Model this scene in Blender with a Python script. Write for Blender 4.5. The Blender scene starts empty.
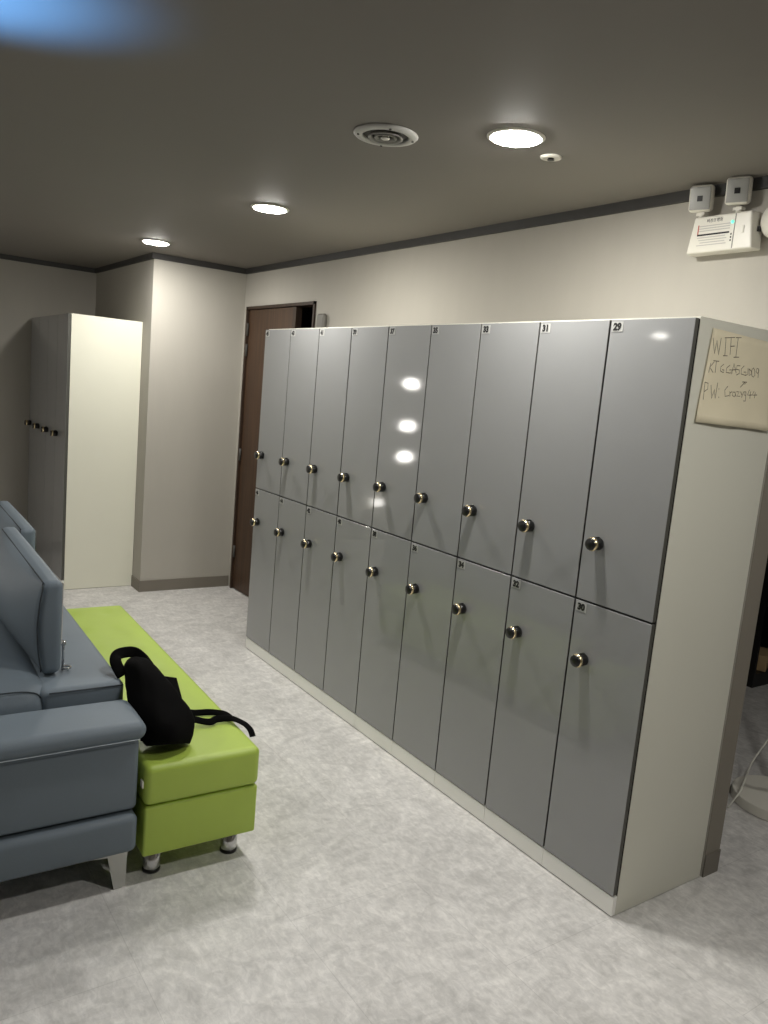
import bpy, bmesh, math, random
from mathutils import Vector, Matrix
random.seed(7)
PI = math.pi
scene = bpy.context.scene
COL = scene.collection

# ------------------------------------------------------------------ materials
def lin(c):
    c = c / 255.0
    return c / 12.92 if c <= 0.04045 else ((c + 0.055) / 1.055) ** 2.4
def rgb(r, g, b): return (lin(r), lin(g), lin(b), 1.0)

def mat(name, col, rough=0.6, metal=0.0, coat=0.0, coat_rough=0.05, spec=0.5, var=0.0, vscale=8.0,
        bump=0.0, bscale=60.0, stretch=(1, 1, 1), bdist=0.002):
    m = bpy.data.materials.new(name); m.use_nodes = True
    nt = m.node_tree; b = nt.nodes['Principled BSDF']
    b.inputs['Base Color'].default_value = col
    b.inputs['Roughness'].default_value = rough
    b.inputs['Metallic'].default_value = metal
    b.inputs['Coat Weight'].default_value = coat
    b.inputs['Coat Roughness'].default_value = coat_rough
    b.inputs['Specular IOR Level'].default_value = spec
    tc = nt.nodes.new('ShaderNodeTexCoord'); mp = nt.nodes.new('ShaderNodeMapping')
    mp.inputs['Scale'].default_value = stretch
    nt.links.new(tc.outputs['Object'], mp.inputs['Vector'])
    n = nt.nodes.new('ShaderNodeTexNoise'); n.inputs['Scale'].default_value = vscale; n.inputs['Detail'].default_value = 5
    nt.links.new(mp.outputs['Vector'], n.inputs['Vector'])
    mr = nt.nodes.new('ShaderNodeMapRange')
    mr.inputs['From Min'].default_value = 0.3; mr.inputs['From Max'].default_value = 0.7
    mr.inputs['To Min'].default_value = 1 - var; mr.inputs['To Max'].default_value = 1 + var
    nt.links.new(n.outputs['Fac'], mr.inputs['Value'])
    mx = nt.nodes.new('ShaderNodeVectorMath'); mx.operation = 'SCALE'
    mx.inputs[0].default_value = col[:3]
    nt.links.new(mr.outputs['Result'], mx.inputs['Scale'])
    nt.links.new(mx.outputs['Vector'], b.inputs['Base Color'])
    if bump:
        n2 = nt.nodes.new('ShaderNodeTexNoise'); n2.inputs['Scale'].default_value = bscale; n2.inputs['Detail'].default_value = 4
        nt.links.new(mp.outputs['Vector'], n2.inputs['Vector'])
        bp = nt.nodes.new('ShaderNodeBump'); bp.inputs['Strength'].default_value = bump; bp.inputs['Distance'].default_value = bdist
        nt.links.new(n2.outputs['Fac'], bp.inputs['Height'])
        nt.links.new(bp.outputs['Normal'], b.inputs['Normal'])
    return m

def emit(name, col, s):
    m = bpy.data.materials.new(name); m.use_nodes = True
    b = m.node_tree.nodes['Principled BSDF']
    b.inputs['Base Color'].default_value = col
    b.inputs['Emission Color'].default_value = col
    b.inputs['Emission Strength'].default_value = s
    return m

def floor_mat():
    m = mat('vinyl_floor', rgb(166, 163, 158), rough=0.42, spec=0.45)
    nt = m.node_tree; b = nt.nodes['Principled BSDF']
    tc = nt.nodes['Texture Coordinate']
    def noise(scale, detail, dist=0.0, stretch=(1, 1, 1), rot=0.0):
        mp = nt.nodes.new('ShaderNodeMapping'); mp.inputs['Scale'].default_value = stretch; mp.inputs['Rotation'].default_value[2] = rot
        nt.links.new(tc.outputs['Object'], mp.inputs['Vector'])
        n = nt.nodes.new('ShaderNodeTexNoise'); n.inputs['Scale'].default_value = scale
        n.inputs['Detail'].default_value = detail; n.inputs['Roughness'].default_value = 0.68; n.inputs['Distortion'].default_value = dist
        nt.links.new(mp.outputs['Vector'], n.inputs['Vector']); return n
    def rng(sock, a, bb, c, d):
        r = nt.nodes.new('ShaderNodeMapRange')
        for k, v in zip(('From Min', 'From Max', 'To Min', 'To Max'), (a, bb, c, d)): r.inputs[k].default_value = v
        nt.links.new(sock, r.inputs['Value']); return r.outputs['Result']
    def mul(a, c):
        n = nt.nodes.new('ShaderNodeMath'); n.operation = 'MULTIPLY'
        nt.links.new(a, n.inputs[0]); nt.links.new(c, n.inputs[1]); return n.outputs[0]
    a = rng(noise(1.8, 6, 0.8).outputs['Fac'], .3, .7, .84, 1.10)
    c = rng(noise(8, 12, 1.1, (1, 1.5, 1), 0.5).outputs['Fac'], .34, .68, .80, 1.12)
    d = rng(noise(34, 10, .6, (1.5, .7, 1), -.4).outputs['Fac'], .42, .72, .90, 1.18)
    # faint tile joints
    br = nt.nodes.new('ShaderNodeTexBrick'); br.offset = 0.5
    br.inputs['Scale'].default_value = 1.0; br.inputs['Brick Width'].default_value = 0.92; br.inputs['Row Height'].default_value = 0.46
    br.inputs['Mortar Size'].default_value = 0.0012; br.inputs['Mortar Smooth'].default_value = 0.3
    br.inputs['Color1'].default_value = (1, 1, 1, 1); br.inputs['Color2'].default_value = (.965, .965, .965, 1); br.inputs['Mortar'].default_value = (.8, .8, .8, 1)
    mp = nt.nodes.new('ShaderNodeMapping'); mp.inputs['Rotation'].default_value[2] = PI / 2
    nt.links.new(tc.outputs['Object'], mp.inputs['Vector']); nt.links.new(mp.outputs['Vector'], br.inputs['Vector'])
    bw = nt.nodes.new('ShaderNodeRGBToBW'); nt.links.new(br.outputs['Color'], bw.inputs['Color'])
    f = mul(mul(mul(a, c), d), bw.outputs['Val'])
    sc = nt.nodes.new('ShaderNodeVectorMath'); sc.operation = 'SCALE'; sc.inputs[0].default_value = rgb(220, 218, 215)[:3]
    nt.links.new(f, sc.inputs['Scale']); nt.links.new(sc.outputs['Vector'], b.inputs['Base Color'])
    rr = rng(noise(9, 4).outputs['Fac'], .3, .7, .36, .5); nt.links.new(rr, b.inputs['Roughness'])
    return m

def wood_mat(name, c1, c2):
    m = mat(name, c1, rough=0.5)
    nt = m.node_tree; b = nt.nodes['Principled BSDF']; tc = nt.nodes['Texture Coordinate']
    mp = nt.nodes.new('ShaderNodeMapping'); mp.inputs['Scale'].default_value = (26, 26, 1.1)
    nt.links.new(tc.outputs['Object'], mp.inputs['Vector'])
    n = nt.nodes.new('ShaderNodeTexNoise'); n.inputs['Scale'].default_value = 1.6; n.inputs['Detail'].default_value = 7; n.inputs['Distortion'].default_value = .4
    nt.links.new(mp.outputs['Vector'], n.inputs['Vector'])
    r = nt.nodes.new('ShaderNodeValToRGB'); r.color_ramp.elements[0].position = .3; r.color_ramp.elements[1].position = .7
    r.color_ramp.elements[0].color = c2; r.color_ramp.elements[1].color = c1
    nt.links.new(n.outputs['Fac'], r.inputs['Fac']); nt.links.new(r.outputs['Color'], b.inputs['Base Color'])
    return m

M = {}
M['floor'] = floor_mat()
M['ceiling'] = mat('ceiling_paint', rgb(127, 122, 116), rough=0.68, spec=0.35, var=.015, vscale=2)
M['wall'] = mat('wallpaper', rgb(180, 176, 167), rough=0.8, spec=0.25, var=.012, vscale=3, stretch=(5, 5, 1.2), bump=.15, bscale=40)
M['crown'] = mat('dark_crown', rgb(62, 61, 60), rough=.55)
M['skirt'] = mat('taupe_baseboard', rgb(122, 116, 106), rough=.55)
M['reveal'] = mat('reveal_paint', rgb(136, 130, 119), rough=.6)
M['shade_wall'] = mat('shade_wall', rgb(28, 26, 24), rough=.9)  # near-black colour stands in for the shade of the unlit back room
M['door_grey'] = mat('gloss_grey_laminate', rgb(147, 148, 148), rough=.42, spec=.5, coat=.75, coat_rough=.055, var=.012, vscale=5)
M['door_edge'] = mat('dark_edge_band', rgb(78, 78, 72), rough=.5)
M['carcass'] = mat('white_melamine', rgb(216, 215, 202), rough=.38, spec=.4, var=.008, vscale=4)
M['plinth'] = mat('white_plinth', rgb(246, 245, 240), rough=.4)
M['carcass_cream'] = mat('cream_melamine', rgb(228, 227, 211), rough=.38, spec=.4, var=.008, vscale=4)
M['black'] = mat('black_plastic', rgb(12, 12, 12), rough=.35)
M['gold'] = mat('brass_ring', rgb(236, 218, 176), rough=.25, metal=1.0)
M['plate'] = mat('pale_number_plate', rgb(178, 178, 175), rough=.3)
M['ink'] = mat('black_ink', rgb(14, 14, 14), rough=.6)
M['wood'] = wood_mat('brown_wood_door', rgb(80, 57, 39), rgb(58, 41, 28))
M['wood_dark'] = wood_mat('dark_wood_frame', rgb(62, 44, 30), rgb(44, 31, 22))
M['white'] = mat('white_plastic', rgb(226, 223, 212), rough=.35, spec=.5)
M['vent_white'] = mat('vent_enamel', rgb(188, 187, 182), rough=.45)
M['box_grey'] = mat('box_grey', rgb(120, 118, 112), rough=.5)
M['silver'] = mat('silver_reflector', rgb(160, 160, 156), rough=.45, metal=.3)
M['greyplastic'] = mat('grey_plastic', rgb(138, 136, 130), rough=.5)
M['darkgrey'] = mat('dark_grey_plastic', rgb(70, 68, 64), rough=.5)
M['red'] = mat('red_print', rgb(190, 96, 80), rough=.6)
M['print'] = mat('grey_print', rgb(186, 182, 178), rough=.6)
M['led'] = emit('green_led', rgb(110, 235, 200), 1.2)
M['lens'] = emit('downlight_lens', (1.0, .972, .915, 1), 315.0)
M['lens_dim'] = emit('dimmed_lens', (1.0, .965, .895, 1), 110.0)  # weaker glow for added downlights out of view
M['glow_wall'] = emit('reflection_glow', (1.0, .965, .91, 1), 42.0)  # glow of the added oval lights reflected in the doors
M['glow_low'] = emit('low_reflection_glow', (1.0, .965, .91, 1), 16.0)  # faint glow of the added low light reflected in the doors
M['sofa'] = mat('slate_leatherette', rgb(110, 121, 130), rough=.54, spec=.4, var=.03, vscale=5, bump=.25, bscale=180, bdist=.001)
M['sofa_dark'] = mat('slate_seam', rgb(48, 55, 60), rough=.7)
M['stitch'] = mat('pale_stitching', rgb(165, 175, 180), rough=.7)
M['green'] = mat('lime_leatherette', rgb(174, 198, 84), rough=.42, spec=.45, var=.03, vscale=6, bump=.25, bscale=160, bdist=.001)
M['green_seam'] = mat('lime_seam', rgb(84, 100, 30), rough=.7)
M['chrome'] = mat('chrome', rgb(205, 205, 205), rough=.16, metal=1.0)
M['steel'] = mat('brushed_steel', rgb(190, 190, 186), rough=.3, metal=1.0)
M['bag'] = mat('black_canvas', rgb(9, 9, 9), rough=.95, spec=.1, bump=.4, bscale=150)
M['paper'] = mat('kraft_paper', rgb(226, 217, 190), rough=.85, spec=.2, var=.03, vscale=10)
M['pen'] = mat('pen_ink', rgb(92, 80, 62), rough=.8)
M['cord'] = mat('white_cable', rgb(214, 212, 202), rough=.5)
M['card'] = mat('tan_cardboard', rgb(176, 150, 112), rough=.8)

# ------------------------------------------------------------------ helpers
def bm_new(): return bmesh.new()
def box(bm, x0, x1, y0, y1, z0, z1, mi=0):
    vs = [bm.verts.new((x, y, z)) for z in (z0, z1) for y in (y0, y1) for x in (x0, x1)]
    for f in ((0, 2, 3, 1), (4, 5, 7, 6), (0, 1, 5, 4), (2, 6, 7, 3), (0, 4, 6, 2), (1, 3, 7, 5)):
        fc = bm.faces.new([vs[i] for i in f]); fc.material_index = mi
    return bm
def frame_of(d):
    d = Vector(d).normalized()
    a = Vector((0, 0, 1)) if abs(d.z) < .9 else Vector((1, 0, 0))
    u = d.cross(a).normalized(); return d, u, d.cross(u).normalized()
def lathe(bm, prof, origin, axis=(0, 0, 1), n=32, mis=None, smooth=True):
    """profile of (radius, distance along axis) turned about the axis"""
    o = Vector(origin); d, u, v = frame_of(axis); rings = []
    for r, h in prof:
        if r < 1e-6: rings.append([bm.verts.new(o + d * h)])
        else: rings.append([bm.verts.new(o + d * h + (u * math.cos(2 * PI * k / n) + v * math.sin(2 * PI * k / n)) * r) for k in range(n)])
    for i in range(len(rings) - 1):
        a, b = rings[i], rings[i + 1]
        for k in range(n):
            k2 = (k + 1) % n
            if len(a) == 1 and len(b) == 1: continue
            if len(a) == 1: vs = (a[0], b[k], b[k2])
            elif len(b) == 1: vs = (a[k], b[0], a[k2])
            else: vs = (a[k], b[k], b[k2], a[k2])
            f = bm.faces.new(vs); f.smooth = smooth
            if mis: f.material_index = mis[i]
    return bm
def spline(pts, n=8):
    P = [Vector(p) for p in pts]; out = []
    for i in range(len(P) - 1):
        p0 = P[max(i - 1, 0)]; p1 = P[i]; p2 = P[i + 1]; p3 = P[min(i + 2, len(P) - 1)]
        for k in range(n):
            t = k / n
            out.append(0.5 * ((2 * p1) + (p2 - p0) * t + (2 * p0 - 5 * p1 + 4 * p2 - p3) * t * t + (3 * p1 - p0 - 3 * p2 + p3) * t ** 3))
    out.append(P[-1]); return out
def tube(bm, pts, r, n=8, mi=0, flat=None, up=None):
    """tube along pts; flat=(half width, half thickness) makes a strap whose width lies across 'up'"""
    P = [Vector(p) for p in pts]; rings = []; pu = None
    for i, p in enumerate(P):
        d = (P[min(i + 1, len(P) - 1)] - P[max(i - 1, 0)]).normalized()
        if up is not None: u = d.cross(Vector(up))
        elif pu is None: u = frame_of(d)[1]
        else: u = pu - d * pu.dot(d)
        if u.length < 1e-4: u = frame_of(d)[1]
        u.normalize(); v = d.cross(u); pu = u
        a, b = flat if flat else (r, r)
        rings.append([bm.verts.new(p + u * math.cos(2 * PI * k / n) * a + v * math.sin(2 * PI * k / n) * b) for k in range(n)])
    for a, b in zip(rings, rings[1:]):
        for k in range(n):
            f = bm.faces.new((a[k], a[(k + 1) % n], b[(k + 1) % n], b[k])); f.smooth = True; f.material_index = mi
    for rg, rev in ((rings[0], 1), (rings[-1], 0)):
        f = bm.faces.new(rg[::-1] if rev else rg); f.material_index = mi
    return bm
def rbox(bm, c, s, r, bulge=(0, 0, 0), inner=10, seg=5, mi=0, fn=None, asym=(0, 0, 0)):
    """soft box: rounded edges of radius r, faces puffed out by bulge (x, y, z); asym +1/-1 puffs only that side"""
    h = [v / 2 for v in s]
    def params(i):
        hh = h[i]; rr = min(r, hh * .98)
        ang = [rr * math.tan(PI / 4 * k / seg) for k in range(seg, 0, -1)]
        left = [-(hh - rr) - a for a in ang]
        mid = [-(hh - rr) + 2 * (hh - rr) * k / inner for k in range(inner + 1)]
        return left + mid + [-a for a in reversed(left)]
    pr = [params(i) for i in range(3)]
    cache = {}
    def vert(p):
        key = tuple(round(a, 6) for a in p)
        if key in cache: return cache[key]
        q = [max(-(h[i] - min(r, h[i] * .98)), min(h[i] - min(r, h[i] * .98), p[i])) for i in range(3)]
        d = Vector([p[i] - q[i] for i in range(3)])
        rr = min(r, *[hh * .98 for hh in h]) if False else r
        d.normalize()
        o = Vector([q[i] + d[i] * min(r, h[i] * .98) for i in range(3)])
        n = [o[i] / h[i] for i in range(3)]
        e = [max(0, 1 - min(1, abs(x)) ** 2) for x in n]
        for i in range(3):
            j, k = (i + 1) % 3, (i + 2) % 3
            if asym[i] and asym[i] * n[i] < 0: continue
            o[i] += bulge[i] * (n[i]) * (e[j] * e[k]) ** .9
        if fn: o = fn(o)
        v = bm.verts.new(o + Vector(c)); cache[key] = v; return v
    for i in range(3):
        j, k = (i + 1) % 3, (i + 2) % 3
        for sgn in (-1, 1):
            for a in range(len(pr[j]) - 1):
                for b in range(len(pr[k]) - 1):
                    vs = []
                    for (aa, bb) in ((a, b), (a + 1, b), (a + 1, b + 1), (a, b + 1)):
                        p = [0, 0, 0]; p[i] = sgn * h[i]; p[j] = pr[j][aa]; p[k] = pr[k][bb]
                        vs.append(vert(p))
                    if sgn < 0: vs.reverse()
                    try:
                        f = bm.faces.new(vs); f.smooth = True; f.material_index = mi
                    except ValueError: pass
    return bm
def prism(bm, poly, axis, a, b, mi=0):
    """polygon in the two other axes, extruded from a to b along axis (0,1,2)"""
    o = [i for i in range(3) if i != axis]
    def vv(p, t):
        q = [0, 0, 0]; q[axis] = t; q[o[0]] = p[0]; q[o[1]] = p[1]; return bm.verts.new(q)
    A = [vv(p, a) for p in poly]; B = [vv(p, b) for p in poly]
    n = len(poly)
    fs = [bm.faces.new(A), bm.faces.new(B[::-1])]
    for k in range(n): fs.append(bm.faces.new((A[k], B[k], B[(k + 1) % n], A[(k + 1) % n])))
    for f in fs: f.material_index = mi
    return bm
def bevel(bm, w, seg=2):
    bmesh.ops.bevel(bm, geom=list(bm.edges), offset=w, segments=seg, profile=.5, affect='EDGES', clamp_overlap=True); return bm

def mesh(name, bm, mats):
    bmesh.ops.recalc_face_normals(bm, faces=list(bm.faces))
    me = bpy.data.meshes.new(name); bm.to_mesh(me); bm.free()
    for m in (mats if isinstance(mats, (list, tuple)) else [mats]): me.materials.append(m)
    return me
def link(name, data, parent=None, loc=None, rot=None):
    o = bpy.data.objects.new(name, data); COL.objects.link(o)
    if parent is not None: o.parent = parent
    if loc is not None: o.location = loc
    if rot is not None: o.rotation_euler = rot
    return o
def obj(name, bm, mats, parent=None, loc=None, rot=None):
    return link(name, mesh(name, bm, mats), parent, loc, rot)
def tag(o, label, cat, group=None):
    o['label'] = label; o['category'] = cat
    if group: o['group'] = group
    return o
def thing(name, label, cat, loc=(0, 0, 0), rz=0, group=None):
    return tag(link(name, None, None, loc, (0, 0, rz)), label, cat, group)
def struct(name, bm, mats, parent=None, loc=None):
    o = obj(name, bm, mats, parent, loc)
    if parent is None: o['kind'] = 'structure'
    return o
def text_into(bm, txt, size, mtx, mi, bold=0.0, ext=.0004):
    """adds flat solid lettering to a mesh; the text lies in local XY centred at the origin"""
    cu = bpy.data.curves.new('lettering', 'FONT'); cu.body = txt; cu.size = size
    cu.align_x = 'CENTER'; cu.align_y = 'CENTER'; cu.extrude = ext; cu.offset = bold; cu.resolution_u = 3
    t = bpy.data.objects.new('lettering', cu); COL.objects.link(t)
    dg = bpy.context.evaluated_depsgraph_get(); dg.update()
    me = bpy.data.meshes.new_from_object(t.evaluated_get(dg))
    n0 = len(bm.faces); v0 = len(bm.verts)
    bm.from_mesh(me); bm.verts.ensure_lookup_table(); bm.faces.ensure_lookup_table()
    for v in bm.verts[v0:]: v.co = mtx @ v.co
    for f in bm.faces[n0:]: f.material_index = mi
    bpy.data.objects.remove(t); bpy.data.meshes.remove(me); bpy.data.curves.remove(cu)
# lettering on a surface that faces -x: text right = -y, text up = z
FACE_NX = Matrix(((0, 0, -1), (-1, 0, 0), (0, 1, 0))).to_4x4()

# ------------------------------------------------------------------ dimensions
H = 1.9; W = 2.8107 / 9; D = 0.48
WX = 0.49; WT = 0.087; CZ = 2.415
COLX, COLY, BACKY = -0.206, 4.208, 5.69
LX, FY = -5.6, -4.4            # wall to the west, wall behind the camera
DY0, DY1, DZ = 3.12, 4.15, 2.138

# ------------------------------------------------------------------ room shell
struct('floor', box(bm_new(), LX, 3.8, FY, BACKY + .2, -.1, 0), M['floor'])
struct('ceiling', box(bm_new(), LX, 3.8, FY, BACKY + .2, CZ, CZ + .1), M['ceiling'])
bm = bm_new()
for y0, y1, z0, z1 in ((0, DY0, 0, CZ), (DY0, DY1, DZ, CZ), (DY1, COLY, 0, CZ), (-1.0, 0, 2.12, CZ), (FY, -1.0, 0, CZ)):
    box(bm, WX, WX + WT, y0, y1, z0, z1)
struct('wall_east', bm, M['wall'])
struct('wall_alcove', box(bm_new(), COLX, WX + WT, COLY, BACKY + .2, 0, CZ), M['wall'])
struct('wall_north', box(bm_new(), LX, COLX, BACKY, BACKY + .2, 0, CZ), M['wall'])
struct('wall_west', box(bm_new(), LX - .2, LX, FY, BACKY + .2, 0, CZ), M['wall'])
struct('wall_south', box(bm_new(), LX, 3.8, FY - .2, FY, 0, CZ), M['wall'])
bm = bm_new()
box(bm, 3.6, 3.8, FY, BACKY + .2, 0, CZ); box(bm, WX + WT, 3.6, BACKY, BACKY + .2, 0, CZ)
struct('wall_back_room', bm, M['shade_wall'])
# crown trims
def crown(bm, x0, x1, y0, y1): box(bm, x0, x1, y0, y1, CZ - .038, CZ)
bm = bm_new(); crown(bm, WX - .016, WX, FY, COLY - .016); struct('trim_1', bm, M['crown'])
bm = bm_new(); crown(bm, COLX - .016, WX, COLY - .016, COLY); crown(bm, COLX - .016, COLX, COLY, BACKY - .016); struct('trim_2', bm, M['crown'])
bm = bm_new(); crown(bm, LX, COLX, BACKY - .016, BACKY); struct('trim_3', bm, M['crown'])
# baseboards
bm = bm_new(); box(bm, COLX - .01, WX - .004, COLY - .01, COLY, 0, .082); box(bm, COLX - .01, COLX, COLY, 4.383, 0, .082)
struct('baseboard_alcove', bm, M['skirt'])
struct('baseboard_north', box(bm_new(), LX, COLX - .5, BACKY - .01, BACKY, 0, .082), M['skirt'])
bm = bm_new(); box(bm, WX + .0005, WX + WT + .002, -.007, -.002, 0, .085); box(bm, WX + WT, WX + WT + .002, -.002, 3.0, 0, .085)
struct('baseboard_doorway', bm, M['skirt'])
# jamb lining on the end of the wall next to the lockers
struct('trim_4', box(bm_new(), WX + .0005, WX + WT, -.003, 0.0, .085, 2.12), M['reveal'])

# wood door on the east wall
d = thing('door_1', 'brown wood door with dark frame beyond the far end of the lockers', 'door', (WX, (DY0 + DY1) / 2, 0))
d['kind'] = 'structure'
yc = (DY0 + DY1) / 2
bm = bm_new()
for y0, y1, z0, z1 in ((DY0 - yc, DY0 - yc + .02, 0, DZ), (DY1 - yc - .022, DY1 - yc, 0, DZ), (DY0 - yc, DY1 - yc, DZ - .02, DZ)):
    box(bm, -.012, WT, y0, y1, z0, z1)
obj('door_frame', bm, M['wood_dark'], d)
leaf = obj('door_leaf', bevel(box(bm_new(), .004, .044, 3.43 - yc, DY1 - yc - .024, .006, DZ - .022), .002, 1), M['wood'], d)
obj('door_stile', box(bm_new(), -.001, .044, 3.385 - yc, 3.429 - yc, .006, DZ - .022), M['wood_dark'], d)
for z in (1.93, 1.78, 1.0, .25):
    bm = bm_new(); lathe(bm, [(0, 0), (.009, 0), (.009, .09), (0, .09)], (-.006, DY1 - yc - .03, z), n=10)
    obj('hinge', bm, M['darkgrey'], d)
# small grey wall box peeking over the lockers
bm = bm_new(); rbox(bm, (0, 0, 0), (.034, .09, .16), .016, inner=3, seg=5)
tag(obj('wall_box', bm, M['box_grey'], None, (WX - .0175, 3.005, 1.975)), 'small rounded grey box on wall beside the wood door, above lockers', 'wall box')

# ------------------------------------------------------------------ lockers
GAP = .0065; MZ = .984; PZ = .071
def door_mesh(w, z0, z1):
    bm = bm_new(); box(bm, 0, .018, GAP / 2, w - GAP / 2, z0, z1); bevel(bm, .0012, 1)
    bm.normal_update(); bm.faces.ensure_lookup_table()
    for f in bm.faces: f.material_index = 0 if f.normal.x < -.5 else 1
    return mesh('door', bm, [M['door_grey'], M['door_edge']])
ME_UP = door_mesh(W, MZ + GAP / 2, H - .001)
ME_LOW = door_mesh(W, PZ + .002, MZ - GAP / 2)
H2 = 1.95
ME_TALL = door_mesh(W, PZ + .002, H2 - .003)
def knob_mesh():
    bm = bm_new()
    prof = [(0, 0), (.0165, 0), (.0205, .003), (.0205, .024), (.0185, .027), (.0185, .029), (.0225, .031), (.0232, .035), (.0225, .039),
            (.0198, .0405), (.0195, .046), (.0180, .048), (0, .0485)]
    mis = [0, 0, 0, 0, 0, 1, 1, 1, 1, 0, 0, 0]
    lathe(bm, prof, (0, 0, 0), (-1, 0, 0), n=28, mis=mis)
    # small key slot tab on the body
    box(bm, -.020, -.006, -.004, .004, .019, .0228)
    return mesh('knob', bm, [M['black'], M['gold']])
ME_KNOB = knob_mesh()
def carc_mesh(h, D=D):
    bm = bm_new(); t = .016
    x0, x1, y0, y1 = .0205, D, .0006, W - .0006
    box(bm, x0, x1, y0, y0 + t, .003, h); box(bm, x0, x1, y1 - t, y1, .003, h)
    box(bm, x0, x1, y0 + t, y1 - t, h - t, h); box(bm, x0, x1, y0 + t, y1 - t, PZ - t, PZ)
    box(bm, x1 - .006, x1, y0 + t, y1 - t, PZ, h - t)
    if h < 1.92: box(bm, x0, x1 - .006, y0 + t, y1 - t, MZ - .008, MZ + .008)
    # dark edging on the front edges behind the doors
    zt = h - .007
    box(bm, x0 - .0006, x0, y0 + .002, y0 + t, PZ, zt, 1); box(bm, x0 - .0006, x0, y1 - t, y1, PZ, zt, 1)
    if h < 1.92: box(bm, x0 - .0006, x0, y0 + t, y1 - t, MZ - .008, MZ + .008, 1)
    return mesh('carcass', bm, [M['carcass'] if h < 1.92 else M['carcass_cream'], M['black']])
ME_CARC = carc_mesh(H + .005); ME_CARC2 = carc_mesh(H2, .508)
bm = bm_new(); box(bm, .002, .0200, .0008, W - .0008, .004, PZ - .002); bevel(bm, .0008, 1)
ME_PL = mesh('plinth', bm, M['plinth'])
def plate(txt):
    bm = bm_new(); box(bm, -.0012, 0, -.022, .022, -.0155, .0155)
    text_into(bm, txt, .030, Matrix.Translation((-.0014, 0, -.001)) @ FACE_NX, 1, bold=.0019)
    return mesh('number_plate', bm, [M['plate'], M['ink']])
order = ['nearest unit, with kraft paper on its side', 'second unit from the near end', 'third unit from the near end',
         'fourth unit from the near end', 'middle unit of the nine in the long row', 'fourth unit from the wood door',
         'third unit from the wood door', 'second unit from the wood door', 'far end unit by the wood door']
for i in range(9):
    up, lo = 29 + 2 * i, 30 + 2 * i
    t = thing('locker', 'grey two-door locker numbered %d over %d, %s' % (up, lo, order[i]), 'locker', (0, i * W, 0), 0, 'grey lockers in the long row')
    link('carcass', ME_CARC, t); link('plinth', ME_PL, t)
    for nm, me, kz, top, num in (('door', ME_UP, 1.184, H - .003, up), ('door', ME_LOW, .791, MZ - GAP / 2, lo)):
        dd = link(nm, me, t)
        link('knob', ME_KNOB, dd, (0, W - .0705, kz))
        link('number_plate', plate(str(num)), dd, (0, W - .031, top - .020))
order2 = ['nearest unit of the four against the alcove, cream side showing', 'second unit behind the cream side panel',
          'third unit behind the cream side panel', 'last unit by the dim end wall']
for i in range(4):
    t = thing('tall_locker', 'tall single-door grey locker, %s' % order2[i], 'locker', (-.717, 4.39 + i * W, 0), 0, 'tall lockers in the far corner')
    link('carcass', ME_CARC2, t); link('plinth', ME_PL, t)
    dd = link('door', ME_TALL, t); link('knob', ME_KNOB, dd, (0, W - .0705, 1.105))

# kraft paper with handwriting on the end panel
bm = bm_new(); NX, NZ = 14, 12
def paper_pt(s, q):
    tl, bl, br, tr = Vector((.082, 0, 1.879)), Vector((.056, 0, 1.603)), Vector((.452, 0, 1.594)), Vector((.458, 0, 1.868))
    p = (tl * (1 - s) + tr * s) * (1 - q) + (bl * (1 - s) + br * s) * q
    curl = .0025 + .010 * max(0, q - .8) / .2 * (0.35 + .65 * abs(math.sin(s * PI * 1.6))) + .0012 * math.sin(9 * s + 3 * q)
    p.y = -max(.0012, curl); return p
g = [[bm.verts.new(paper_pt(i / NX, j / NZ)) for i in range(NX + 1)] for j in range(NZ + 1)]
for j in range(NZ):
    for i in range(NX):
        f = bm.faces.new((g[j][i], g[j + 1][i], g[j + 1][i + 1], g[j][i + 1])); f.smooth = True
pp = tag(obj('paper_sign', bm, M['paper']), 'tan paper with handwritten wifi name and password on the locker end panel', 'sign')
md = pp.modifiers.new('thick', 'SOLIDIFY'); md.thickness = .0004
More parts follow.
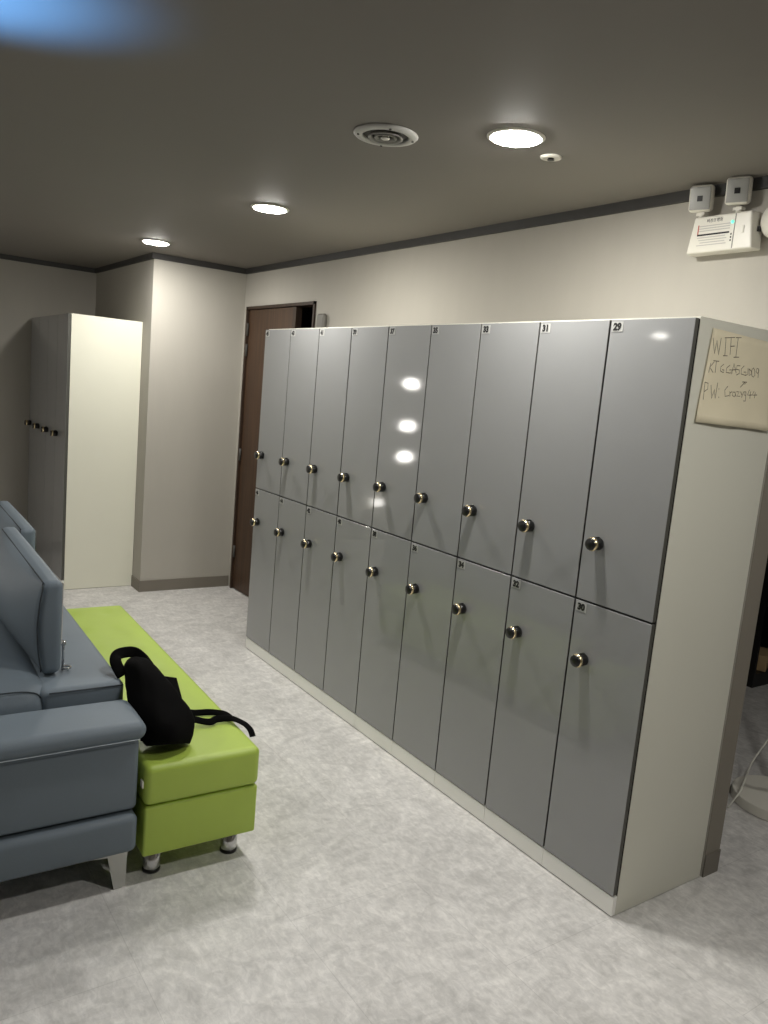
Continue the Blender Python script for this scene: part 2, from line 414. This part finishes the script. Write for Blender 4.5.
STROKES = [[(0.095, 1.844), (0.112, 1.799), (0.115, 1.839), (0.133, 1.798), (0.134, 1.848)], [(0.158, 1.851), (0.166, 1.8)], [(0.157, 1.798), (0.18, 1.8)], [(0.152, 1.85), (0.205, 1.857)], [(0.185, 1.853), (0.193, 1.804)], [(0.188, 1.829), (0.21, 1.832)], [(0.222, 1.857), (0.226, 1.801)], [(0.21, 1.857), (0.239, 1.86)], [(0.214, 1.799), (0.242, 1.802)], [(0.101, 1.771), (0.097, 1.743)], [(0.117, 1.776), (0.099, 1.759), (0.119, 1.745)], [(0.112, 1.779), (0.141, 1.78)], [(0.127, 1.779), (0.13, 1.745)], [(0.168, 1.774), (0.155, 1.765), (0.156, 1.753), (0.173, 1.749), (0.175, 1.757), (0.164, 1.757)], [(0.202, 1.774), (0.187, 1.765), (0.187, 1.751), (0.211, 1.751), (0.216, 1.761), (0.203, 1.76)], [(0.217, 1.748), (0.222, 1.781), (0.24, 1.754)], [(0.216, 1.761), (0.239, 1.764)], [(0.256, 1.777), (0.239, 1.776), (0.24, 1.765), (0.255, 1.764), (0.257, 1.754), (0.243, 1.748)], [(0.277, 1.779), (0.264, 1.768), (0.267, 1.753), (0.29, 1.751), (0.291, 1.761), (0.279, 1.76)], [(0.298, 1.774), (0.301, 1.755), (0.291, 1.751)], [(0.304, 1.772), (0.309, 1.752), (0.318, 1.756), (0.318, 1.766), (0.304, 1.772)], [(0.326, 1.777), (0.319, 1.77), (0.323, 1.753), (0.332, 1.749), (0.339, 1.756), (0.334, 1.771), (0.326, 1.777)], [(0.355, 1.776), (0.345, 1.777), (0.342, 1.768), (0.351, 1.762), (0.358, 1.77), (0.355, 1.776), (0.358, 1.749)], [(0.086, 1.714), (0.091, 1.663)], [(0.086, 1.714), (0.103, 1.712), (0.105, 1.695), (0.09, 1.687)], [(0.119, 1.708), (0.133, 1.669), (0.14, 1.697), (0.152, 1.67), (0.152, 1.718)], [(0.163, 1.702), (0.164, 1.698)], [(0.169, 1.677), (0.17, 1.673)], [(0.208, 1.711), (0.195, 1.699), (0.201, 1.68), (0.221, 1.684)], [(0.222, 1.697), (0.226, 1.681)], [(0.223, 1.691), (0.233, 1.697)], [(0.248, 1.696), (0.238, 1.696), (0.237, 1.686), (0.248, 1.682), (0.252, 1.688), (0.248, 1.697), (0.257, 1.683)], [(0.256, 1.698), (0.27, 1.699), (0.261, 1.685), (0.277, 1.686)], [(0.277, 1.7), (0.285, 1.69)], [(0.292, 1.701), (0.286, 1.682)], [(0.305, 1.701), (0.295, 1.701), (0.297, 1.691), (0.306, 1.691), (0.305, 1.701), (0.309, 1.673), (0.298, 1.673)], [(0.322, 1.709), (0.315, 1.692), (0.339, 1.694)], [(0.329, 1.704), (0.331, 1.682)], [(0.348, 1.707), (0.342, 1.694), (0.368, 1.696)], [(0.356, 1.704), (0.356, 1.685)], [(0.272, 1.713), (0.292, 1.73)], [(0.279, 1.73), (0.302, 1.731), (0.292, 1.724)]]
bm = bm_new()
for st in STROKES:
    pts = []
    for (x, z) in st:
        x -= .009; z += .007
        q = (1.876 - z) / .275; s = (x - (.082 - .026 * q)) / (.373 + .023 * q)
        p = paper_pt(s, q); pts.append((x, p.y - .0006, z))
    dense = []
    for a, b in zip(pts, pts[1:]):
        n = max(1, int((Vector(b) - Vector(a)).length / .012))
        dense += [Vector(a).lerp(Vector(b), k / n) for k in range(n)]
    dense.append(Vector(pts[-1]))
    tube(bm, dense, 0, n=6, flat=(.0012, .0003), up=(0, 1, 0))
obj('handwriting', bm, M['pen'], pp)

# ------------------------------------------------------------------ sofa (backrests stand forward on a deep deck; it faces away from the lockers)
SX, SY, SR = -1.272, .815, math.radians(-1.4)
s = thing('sofa', 'slate grey sofa with steel legs beside the green bench', 'sofa', (SX, SY, 0), SR)
SU, SV = -.95, 2.40        # depth (towards -x) and length (towards +y)
def seam(pts, name='stitching', m='stitch', r=.0016, parent=s):
    bm = bm_new(); tube(bm, spline(pts, 4), r, n=6); return obj(name, bm, M[m], parent)
# lower base rail
bm = bm_new(); rbox(bm, ((-.006 + SU) / 2, SV / 2, .186), (-SU - .012, SV - .012, .126), .022, bulge=(.006, .004, 0), inner=8)
obj('base_rail', bm, M['sofa'], s)
# arms
def arm(v0, v1):
    vc = (v0 + v1) / 2; w = v1 - v0
    bm = bm_new(); rbox(bm, ((SU - .004) / 2, vc, .3725), (-SU - .012, w - .03, .233), .018, bulge=(.002, .004, 0), inner=8)
    a = obj('arm', bm, M['sofa'], s)
    bm = bm_new()
    def droop(o):
        # the roll is a soft half round, thicker on its top
        return o
    rbox(bm, (SU / 2 + .003, vc, .5165), (-SU + .014, w + .004, .060), .0295, bulge=(.003, .003, .006), inner=8, seg=7, asym=(0, 0, 1))
    obj('arm_pad', bm, M['sofa'], a)
    return a
a1 = arm(.012, .235)
a2 = arm(SV - .235, SV - .012)
seam([(-.014, .0095, .497), (-.3, .0085, .497), (-.6, .0085, .497), (SU - .004, .009, .497)], parent=a1)
# deck and seat cushions
bm = bm_new(); rbox(bm, (-.13 + .006, SV / 2, .510), (.26, SV - .53, .155), .022, bulge=(.008, .006, .006), inner=10, asym=(1, 0, 1))
dk = obj('deck', bm, M['sofa'], s)
bm = bm_new(); rbox(bm, (-.16, SV / 2, .345), (.26, SV - .54, .16), .015, inner=6); obj('deck_base', bm, M['sofa'], s)
seam([(.000, .2640, .577), (-.1, .2605, .578), (-.23, .2615, .578)], 'piping', 'sofa_dark', .0022, dk)
for k, (v0, v1) in enumerate(((.255, 1.197), (1.203, 2.145))):
    bm = bm_new(); rbox(bm, ((-.212 + SU + .01) / 2, (v0 + v1) / 2, .474), (-SU - .222, v1 - v0 - .006, .27), .085, bulge=(.01, .008, .022), inner=10, seg=6)
    c = obj('seat_cushion', bm, M['sofa'], s)
    if k == 0:
        u1 = -.215
        seam([(u1 - .022, v0 + .020, .42), (u1 - .022, v0 + .020, .52), (u1 - .036, v0 + .022, .563), (u1 - .075, v0 + .022, .586), (u1 - .2, v0 + .020, .592), (SU + .1, v0 + .022, .588)], 'piping', 'sofa_dark', .0022, c)
# movable backrests
def backrest(v0, v1, u_back, z0, z1, lean=0.0):
    th = .062; w = v1 - v0; hh = z1 - z0
    def shape(o):
        t = o.z / hh + .5
        o.x += -lean * t
        if o.x < 0: o.x -= .018 * math.sin(PI * min(1, max(0, t))) 
        return o
    bm = bm_new(); rbox(bm, (u_back - th / 2, (v0 + v1) / 2, (z0 + z1) / 2), (th, w, hh), .022, bulge=(.075, .005, .005), inner=14, seg=6, fn=shape, asym=(-1, 0, 0))
    b = obj('backrest', bm, M['sofa'], s)
    e = .022 * .293 - .0012
    def edge(t, y): return (u_back - th + e - .003 - .018 * math.sin(PI * t), y, z0 + hh * t)
    pts = [edge(t, v0 + e - .003 + (.02 if t < .05 else 0)) for t in (.02, .08, .25, .5, .75, .9)]
    pts += [edge(.965, v0 + e + .012), edge(1 - e / hh, v0 + .05), edge(1 - e / hh, (v0 + v1) / 2), edge(1 - e / hh, v1 - .03)]
    seam(pts, 'piping', 'sofa_dark', .0024, b)
    # metal bracket on the back: flat bar, knob and ring foot on the deck
    bm = bm_new()
    box(bm, u_back + .001, u_back + .006, v0 + .035, v0 + .052, z0 + .09, z1 - .018)
    tube(bm, [(u_back + .006, v0 + .044, z0 + .10), (u_back + .012, v0 + .044, z0 + .085), (u_back + .012, v0 + .044, z0 - .004)], .0042, n=8)
    lathe(bm, [(0, 0), (.009, 0), (.009, .012), (0, .012)], (u_back + .012, v0 + .044, z0 + .085), n=12)
    cx, cy, cz = u_back + .024, v0 + .044, z0 + .004
    tube(bm, [(cx + .014 * math.cos(q * PI / 8), cy + .014 * math.sin(q * PI / 8), cz) for q in range(17)], .0035, n=6)
    obj('bracket', bm, M['chrome'], b)
    return b
backrest(.375, 1.33, -.172, .597, .912)
backrest(1.385, 2.14, -.085, .597, .890)
# legs
for (u, v) in ((-.035, .03), (-.035, SV - .03), (SU + .035, .03), (SU + .035, SV - .03)):
    sg = -1 if u > -.3 else 1; sv = 1 if v < 1 else -1
    bm = bm_new()
    prism(bm, [(u + sg * -.004, .132), (u + sg * .13, .132), (u + sg * .118, .121), (u + sg * .058, .114), (u + sg * .036, .002), (u + sg * .010, .002)], 1, v - sv * .004, v + sv * .004)
    prism(bm, [(v - sv * .004, .132), (v + sv * .12, .132), (v + sv * .058, .114), (v + sv * .036, .002), (v + sv * .0, .002)], 0, u - .001 * sg, u + .008 * sg)
    obj('leg', bm, M['steel'], s)
bm = bm_new(); box(bm, .0, .004, .018, .040, .328, .350); obj('tag', bm, M['white'], s, (.002, 0, 0))

# ------------------------------------------------------------------ green bench
BR = math.radians(-1.8)
g = thing('bench', 'lime green padded bench on chrome feet beside the grey sofa', 'bench', (-.876, .813, 0), BR)
BW, BL = .387, 1.79
bm = bm_new(); rbox(bm, (-BW / 2, BL / 2, .177), (BW - .006, BL - .006, .168), .008, bulge=(.002, .002, 0), inner=8, seg=3)
obj('base_box', bm, M['green'], g)
bm = bm_new()
def dimple(o):
    if o.z > .03:
        for k in range(6):
            for q in (-1, 1):
                yy = -BL / 2 + BL * (k + .75) / 6.4 + .06; r2 = (o.x - q * .085) ** 2 + (o.y - yy) ** 2
                o.z -= .008 * math.exp(-r2 / .0011) * (1 if k > 1 else 0)
    return o
rbox(bm, (-BW / 2, BL / 2, .330), (BW, BL, .134), .022, bulge=(.002, .002, .004), inner=40, seg=6, fn=dimple, asym=(0, 0, 1))
obj('seat_pad', bm, M['green'], g)
for (u, v) in ((-.065, .075), (-BW + .055, .075), (-.065, BL - .08), (-BW + .055, BL - .08)):
    bm = bm_new(); lathe(bm, [(0, .094), (.030, .094), (.027, .012), (.027, .010)], (u, v, 0), n=24)
    l = obj('leg', bm, M['chrome'], g)
    bm = bm_new(); lathe(bm, [(0, .012), (.0285, .012), (.0295, .006), (.0285, 0), (0, 0)], (u, v, 0), n=24); obj('foot_cap', bm, M['black'], l)

# ------------------------------------------------------------------ black backpack slumped on the bench
bg = thing('backpack', 'black backpack slumped on the green bench with straps trailing over its edge', 'bag', (-1.12, 1.02, .405))
O = Vector((-1.12, 1.02, .405))
bm = bm_new()
spine = spline([(-1.162, .912, .418), (-1.160, .935, .458), (-1.183, 1.005, .528), (-1.203, 1.075, .598), (-1.218, 1.125, .622), (-1.226, 1.145, .634)], 5)
rad = [(.070, .054), (.086, .074), (.074, .066), (.054, .048), (.036, .032), (.016, .014)]
ru = Vector((.80, .60, 0)).normalized()
rings = []; N = 28
for i, p in enumerate(spine):
    t = i / (len(spine) - 1) * (len(rad) - 1); k = min(int(t), len(rad) - 2); f = t - k
    a = rad[k][0] * (1 - f) + rad[k + 1][0] * f; b = rad[k][1] * (1 - f) + rad[k + 1][1] * f
    dd = (spine[min(i + 1, len(spine) - 1)] - spine[max(i - 1, 0)]).normalized()
    u = (ru - dd * ru.dot(dd)).normalized(); v = dd.cross(u)
    rg = []
    for j in range(N):
        th = 2 * PI * j / N; c, sn = math.cos(th), math.sin(th)
        e = .62
        w = 1 + .05 * math.sin(3 * th + i * .5) + .03 * math.sin(7 * th - i * .9)
        q = p + u * a * w * math.copysign(abs(c) ** e, c) + v * b * w * math.copysign(abs(sn) ** e, sn) - O
        q.z = max(q.z, .0015); rg.append(bm.verts.new(q))
    rings.append(rg)
for a, b in zip(rings, rings[1:]):
    for j in range(N):
        f = bm.faces.new((a[j], a[(j + 1) % N], b[(j + 1) % N], b[j])); f.smooth = True
for rg in (rings[0], rings[-1]):
    f = bm.faces.new(rg); f.smooth = True
obj('body', bm, M['bag'], bg)
def strap(name, pts, w=.012, th=.0028, up=(0, 0, 1)):
    bm = bm_new(); tube(bm, [p - O for p in spline(pts, 6)], 0, n=8, flat=(w, th), up=up); return obj(name, bm, M['bag'], bg)
# folded pocket flap standing off the body
bm = bm_new()
P = [Vector(q) - O for q in ((-1.13, 1.13, .575), (-1.040, 1.19, .532), (-1.046, 1.105, .480), (-1.07, 1.03, .44), (-1.14, 1.05, .52))]
Q = [q + Vector((-.012, -.02, -.014)) for q in P]
A = [bm.verts.new(q) for q in P]; B = [bm.verts.new(q) for q in Q]
bm.faces.new(A); bm.faces.new(B[::-1])
for k in range(5): bm.faces.new((A[k], B[k], B[(k + 1) % 5], A[(k + 1) % 5]))
bevel(bm, .004, 2)
obj('pocket_flap', bm, M['bag'], bg)
strap('handle', [(-1.262, 1.10, .60), (-1.272, 1.145, .628), (-1.262, 1.180, .642), (-1.232, 1.205, .642), (-1.190, 1.219, .634), (-1.165, 1.204, .615), (-1.149, 1.175, .590), (-1.136, 1.14, .560)], .019, .003, (-.33, -.87, .36))
strap('strap', [(-1.085, 1.03, .46), (-1.03, 1.10, .432), (-.985, 1.125, .414), (-.935, 1.118, .411), (-.897, 1.085, .412), (-.885, 1.045, .410)], .012, .0028, (0, -.75, .66))
strap('strap', [(-1.065, 1.035, .45), (-1.02, 1.05, .425), (-.975, 1.03, .416), (-.94, 1.045, .415), (-.893, 1.03, .415), (-.868, .985, .413), (-.856, .95, .402), (-.853, .93, .382)], .013, .0028, (.2, -.7, .66))

# ------------------------------------------------------------------ ceiling fittings
def downlight_meshes():
    bm = bm_new(); lathe(bm, [(.078, 0), (.090, 0), (.090, -.002), (.083, -.006), (.077, -.006), (.077, -.002), (.078, 0)], (0, 0, 0), n=40)
    ring = mesh('trim_ring', bm, M['white'])
    bm = bm_new(); lathe(bm, [(.0768, -.001), (.0768, -.006), (.070, -.0085), (.04, -.0125), (0, -.014)], (0, 0, 0), n=40)
    return ring, mesh('lens', bm, M['lens'])
ME_RING, ME_LENS = downlight_meshes()
ME_LENS_DIM = ME_LENS.copy(); ME_LENS_DIM.materials[0] = M['lens_dim']
spots = [(-.311, .505, 'lit round downlight above the near lockers, largest of the three in view'),
         (-.340, 2.141, 'lit round downlight above the middle of the lockers'),
         (-.354, 3.732, 'lit round downlight near the alcove corner, smallest of the three in view'),
         (-.311, -1.10, 'lit round downlight out of view behind the viewer'),
         (-4.80, 3.77, 'added round downlight, unseen in the west half of the room'),  # added for a bright spot reflected in the gloss doors
         (-2.95, 1.6, 'added round downlight, unseen over the front of the sofa'),  # added to light the sofa cushions from the west
         (1.7, -.7, 'added round downlight, unseen in the dark room beyond the doorway')]  # added to brighten the pedestal base
for x, y, lb in spots:
    t = thing('downlight', lb, 'ceiling light', (x, y, CZ - .0003), 0, 'round ceiling downlights')
    link('trim_ring', ME_RING, t); link('lens', ME_LENS_DIM if x < -4 or x > 1 else ME_LENS, t)
# round ceiling diffuser
t = thing('ceiling_diffuser', 'round white ceiling diffuser with nested rings beside the largest downlight', 'ceiling vent', (-.592, .804, CZ - .0003))
bm = bm_new(); lathe(bm, [(.075, -.001), (.102, 0), (.104, -.003), (.098, -.009), (.080, -.012), (.074, -.010), (.072, -.002), (.075, -.001)], (0, 0, 0), n=48)
obj('flange', bm, M['vent_white'], t)
bm = bm_new(); lathe(bm, [(0, -.001), (.073, -.001), (.073, -.003), (0, -.003)], (0, 0, 0), n=40); obj('back_plate', bm, M['darkgrey'], t)
for r in (.052, .033):
    bm = bm_new(); lathe(bm, [(r - .006, -.003), (r - .004, -.003), (r + .004, -.013), (r - .002, -.014), (r - .010, -.006), (r - .006, -.003)], (0, 0, 0), n=40); obj('ring', bm, M['greyplastic'], t)
bm = bm_new(); lathe(bm, [(.0, -.003), (.008, -.003), (.014, -.013), (.012, -.016), (0, -.0165)], (0, 0, 0), n=24); obj('centre_cap', bm, M['white'], t)
for k in range(4):
    bm = bm_new(); q = PI / 4 + k * PI / 2 + .35; lathe(bm, [(.0, -.0135), (.004, -.0135), (.004, -.008), (0, -.008)], (.088 * math.cos(q), .088 * math.sin(q), 0), n=10); obj('screw', bm, M['darkgrey'], t)
# sprinkler
t = thing('sprinkler', 'tiny round white ceiling sprinkler beside the largest downlight', 'sprinkler', (-.100, .561, CZ - .0003))
bm = bm_new(); lathe(bm, [(0, 0), (.036, 0), (.034, -.004), (.018, -.007), (.016, -.004), (0, -.004)], (0, 0, 0), n=32); obj('escutcheon', bm, M['white'], t)
bm = bm_new(); lathe(bm, [(0, -.004), (.010, -.004), (.009, -.008), (.012, -.009), (.011, -.010), (0, -.010)], (0, 0, 0), n=18); obj('sprinkler_head', bm, M['black'], t)

# ------------------------------------------------------------------ emergency light
e = thing('emergency_light', 'white twin-head emergency light box high on wall above the near lockers', 'emergency light', (WX, .2605, 2.24))
bm = bm_new()
# body: tapered towards the bottom, slanted side
poly = [(-.126, -.063), (.128, -.063), (.110, .062), (-.110, .062)]
def ebody(bm, inset, x0, x1):
    pa = [(y * inset, z * inset) for y, z in poly]
    A = [bm.verts.new((x0, y, z)) for y, z in poly]; B = [bm.verts.new((x1, y, z)) for y, z in pa]
    bm.faces.new(A); bm.faces.new(B[::-1])
    for k in range(4): bm.faces.new((A[k], B[k], B[(k + 1) % 4], A[(k + 1) % 4]))
ebody(bm, .97, -.008, -.060); bevel(bm, .006, 3)
box(bm, -.012, 0, -.115, .115, -.058, .055)
obj('housing', bm, M['white'], e)
bm = bm_new(); box(bm, -.0612, -.0598, -.052, -.0495, -.056, .056); obj('cover_joint', bm, M['greyplastic'], e)
bm = bm_new()
for r in range(3):
    box(bm, -.0610, -.0602, -.034, .086, .030 - r * .008 - .004, .0325 - r * .008 - .004, 0)
for r in range(4):
    box(bm, -.0610, -.0602, -.020 - .006 * (r % 2), .086 - .006 * (r % 3), -.012 - r * .0085, -.0095 - r * .0085, 0)
box(bm, -.0611, -.0602, -.034, .088, -.0045, .0010, 1)
box(bm, -.0611, -.0602, .084, .088, .001, .032, 2)
for r in range(3): box(bm, -.0611, -.0602, -.044, -.040, -.012 - r * .010, -.006 - r * .010, 1)
text_into(bm, '비상조명등', .0135, Matrix.Translation((-.0606, .026, .043)) @ FACE_NX, 1, ext=.0003)
obj('label_print', bm, [M['print'], M['ink'], M['red']], e)
bm = bm_new(); lathe(bm, [(.0055, 0), (.0055, .002), (.003, .004), (0, .0045)], (-.0600, -.0415, .030), (-1, 0, 0), n=16); obj('indicator', bm, M['led'], e)
bm = bm_new(); rbox(bm, (-.0605, -.083, .002), (.003, .008, .024), .0012, inner=2, seg=2); obj('test_button', bm, M['white'], e)
bm = bm_new(); box(bm, -.034, -.022, -.1245, -.117, -.004, .012); obj('side_switch', bm, M['black'], e)
for yy, tz in ((.098, .006), (-.041, .012)):
    bm = bm_new(); lathe(bm, [(.0, 0), (.012, 0), (.011, .028), (0, .028)], (-.034, yy, .055), n=16); box(bm, -.046, -.022, yy - .016, yy + .016, .070, .080)
    nk = obj('neck', bm, M['white'], e)
    hb = link('lamp_head', None, e)
    bm = bm_new(); rbox(bm, (0, 0, 0), (.036, .080, .088), .013, inner=4, seg=4)
    bpy.data.objects.remove(hb)
    rot = (0, math.radians(-9), math.radians(19))
    hd = obj('lamp_head', bm, M['white'], e, (-.050, yy, .119 + tz), rot)
    bm = bm_new(); rbox(bm, (-.0175, 0, 0), (.004, .068, .074), .0018, inner=3, seg=2); obj('reflector', bm, M['silver'], hd)
    bm = bm_new(); box(bm, -.0212, -.0190, -.009, .009, -.010, .008); obj('bulb', bm, M['black'], hd)
# round fitting beside it
bm = bm_new(); lathe(bm, [(0, 0), (.060, 0), (.060, .018), (.052, .034), (.030, .043), (0, .045)], (0, 0, 0), (-1, 0, 0), n=40)
tag(obj('wall_fitting', bm, M['white'], None, (WX - .0005, .083, 2.268)), 'round white domed fitting on wall beside the emergency light box', 'wall fitting')

# ------------------------------------------------------------------ beyond the doorway: pedestal base, cable, low shelf
t = thing('pedestal_base', 'round white pedestal base on floor beyond the doorway', 'stand', (1.285, .165, 0))
bm = bm_new(); lathe(bm, [(0, .001), (.182, .001), (.186, .003), (.186, .043), (.183, .046), (.09, .049), (.03, .056), (0, .056)], (0, 0, 0), n=96, smooth=False); obj('base', bm, M['white'], t)
bm = bm_new(); lathe(bm, [(.024, .055), (.022, .07), (.015, .09), (.015, .85), (0, .85)], (0, 0, 0), n=20); obj('pole', bm, M['white'], t)
bm = bm_new(); tube(bm, spline([(1.047, .248, .005), (1.075, .250, .022), (1.12, .2475, .062), (1.22, .285, .092), (1.35, .333, .12), (1.467, .341, .20), (1.55, .35, .30)], 6), .0042, n=8)
tube(bm, spline([(1.55, .35, .30), (1.57, .34, .45), (1.50, .28, .60), (1.36, .19, .70), (1.302, .168, .76)], 6), .0042, n=8)
bm.transform(Matrix.Translation((-1.285, -.165, 0))); obj('power_cord', bm, M['cord'], t)
t = thing('low_shelf', 'black low shelf standing in the dark room beyond the doorway', 'shelf', (2.62, 1.08, 0))
bm = bm_new(); box(bm, 0, .9, 0, .4, 0, .07); obj('plinth', bm, M['black'], t)
bm = bm_new(); box(bm, 0, .018, 0, .4, .07, 1.0); obj('side_panel', bm, M['black'], t); bm = bm_new(); box(bm, .882, .9, 0, .4, .07, 1.0); obj('side_panel', bm, M['black'], t)
for z in (.982, .07, .5):
    bm = bm_new(); box(bm, .018, .882, 0, .4, z, z + .018); obj('shelf_board', bm, M['black'], t)
bm = bm_new(); box(bm, .018, .882, .385, .4, .088, .982); obj('back_panel', bm, M['black'], t)
bm = bm_new(); rbox(bm, (0, 0, .05), (.22, .2, .1), .004, inner=2, seg=2)
tag(obj('carton', bm, M['card'], None, (2.80, 1.21, .0885), (0, 0, .4)), 'small tan cardboard carton on the black low shelf in the dark room', 'carton')

# ------------------------------------------------------------------ added unseen lights that put bright reflections on the gloss doors
OVAL = Matrix.Diagonal((1.25, 1, .72, 1))
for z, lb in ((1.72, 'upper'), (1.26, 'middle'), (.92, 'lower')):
    t = thing('reflection_light', 'added oval light for door reflections, %s of three on the north wall out of view' % lb, 'added light', (-3.16, BACKY - .0005, z), 0, 'added oval reflection lights')
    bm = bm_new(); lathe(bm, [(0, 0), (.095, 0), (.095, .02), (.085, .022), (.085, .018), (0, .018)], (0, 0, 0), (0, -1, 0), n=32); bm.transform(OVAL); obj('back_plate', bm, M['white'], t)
    bm = bm_new(); lathe(bm, [(.083, .019), (.08, .03), (.05, .04), (0, .043)], (0, 0, 0), (0, -1, 0), n=32); bm.transform(OVAL); obj('glass', bm, M['glow_wall'], t)

t = thing('low_reflection_light', 'added small low light for a door reflection, unseen by the north wall', 'lamp', (-2.80, BACKY - .09, 0))  # added unseen light, makes one more bright spot on the doors
bm = bm_new(); lathe(bm, [(0, 0), (.08, 0), (.08, .012), (.07, .018), (0, .02)], (0, 0, 0), n=32); obj('base', bm, M['white'], t)
bm = bm_new(); lathe(bm, [(.01, .018), (.01, .385), (0, .385)], (0, 0, 0), n=12); obj('stem', bm, M['white'], t)
bm = bm_new(); lathe(bm, [(0, .38), (.05, .385), (.068, .42), (.05, .455), (0, .465)], (0, 0, 0), n=32); obj('glow_globe', bm, M['glow_low'], t)

# added cool spot with no lamp behind it, throwing a glow on the ceiling
L = bpy.data.lights.new('blue_glow_spot', 'SPOT'); L.energy = 430; L.color = (.13, .42, 1.0); L.spot_size = math.radians(30); L.spot_blend = 1.0; L.shadow_soft_size = .1
lo = bpy.data.objects.new('blue_glow_spot', L); COL.objects.link(lo); lo.location = (-2.5, 1.0, 1.5)
lo.rotation_euler = (Vector((-1.84, .72, 2.415)) - Vector(lo.location)).to_track_quat('-Z', 'Y').to_euler()

# ------------------------------------------------------------------ world, camera, view
w = bpy.data.worlds.new('world'); scene.world = w; w.use_nodes = True
w.node_tree.nodes['Background'].inputs['Color'].default_value = (.9, .95, 1, 1)
w.node_tree.nodes['Background'].inputs['Strength'].default_value = .02
cam = bpy.data.cameras.new('camera'); co = bpy.data.objects.new('camera', cam); COL.objects.link(co)
cam.sensor_fit = 'HORIZONTAL'; cam.sensor_width = 36; cam.lens = 794.724 / 768 * 36; cam.clip_start = .05
co.location = (-2.04394, -1.43955, 1.60946); co.rotation_euler = (1.42060, -.0881893, -.598768)
scene.camera = co
vs = scene.view_settings
vs.view_transform = 'Standard'; vs.look = 'None'; vs.gamma = 1; vs.use_curve_mapping = False; vs.exposure = 0.0
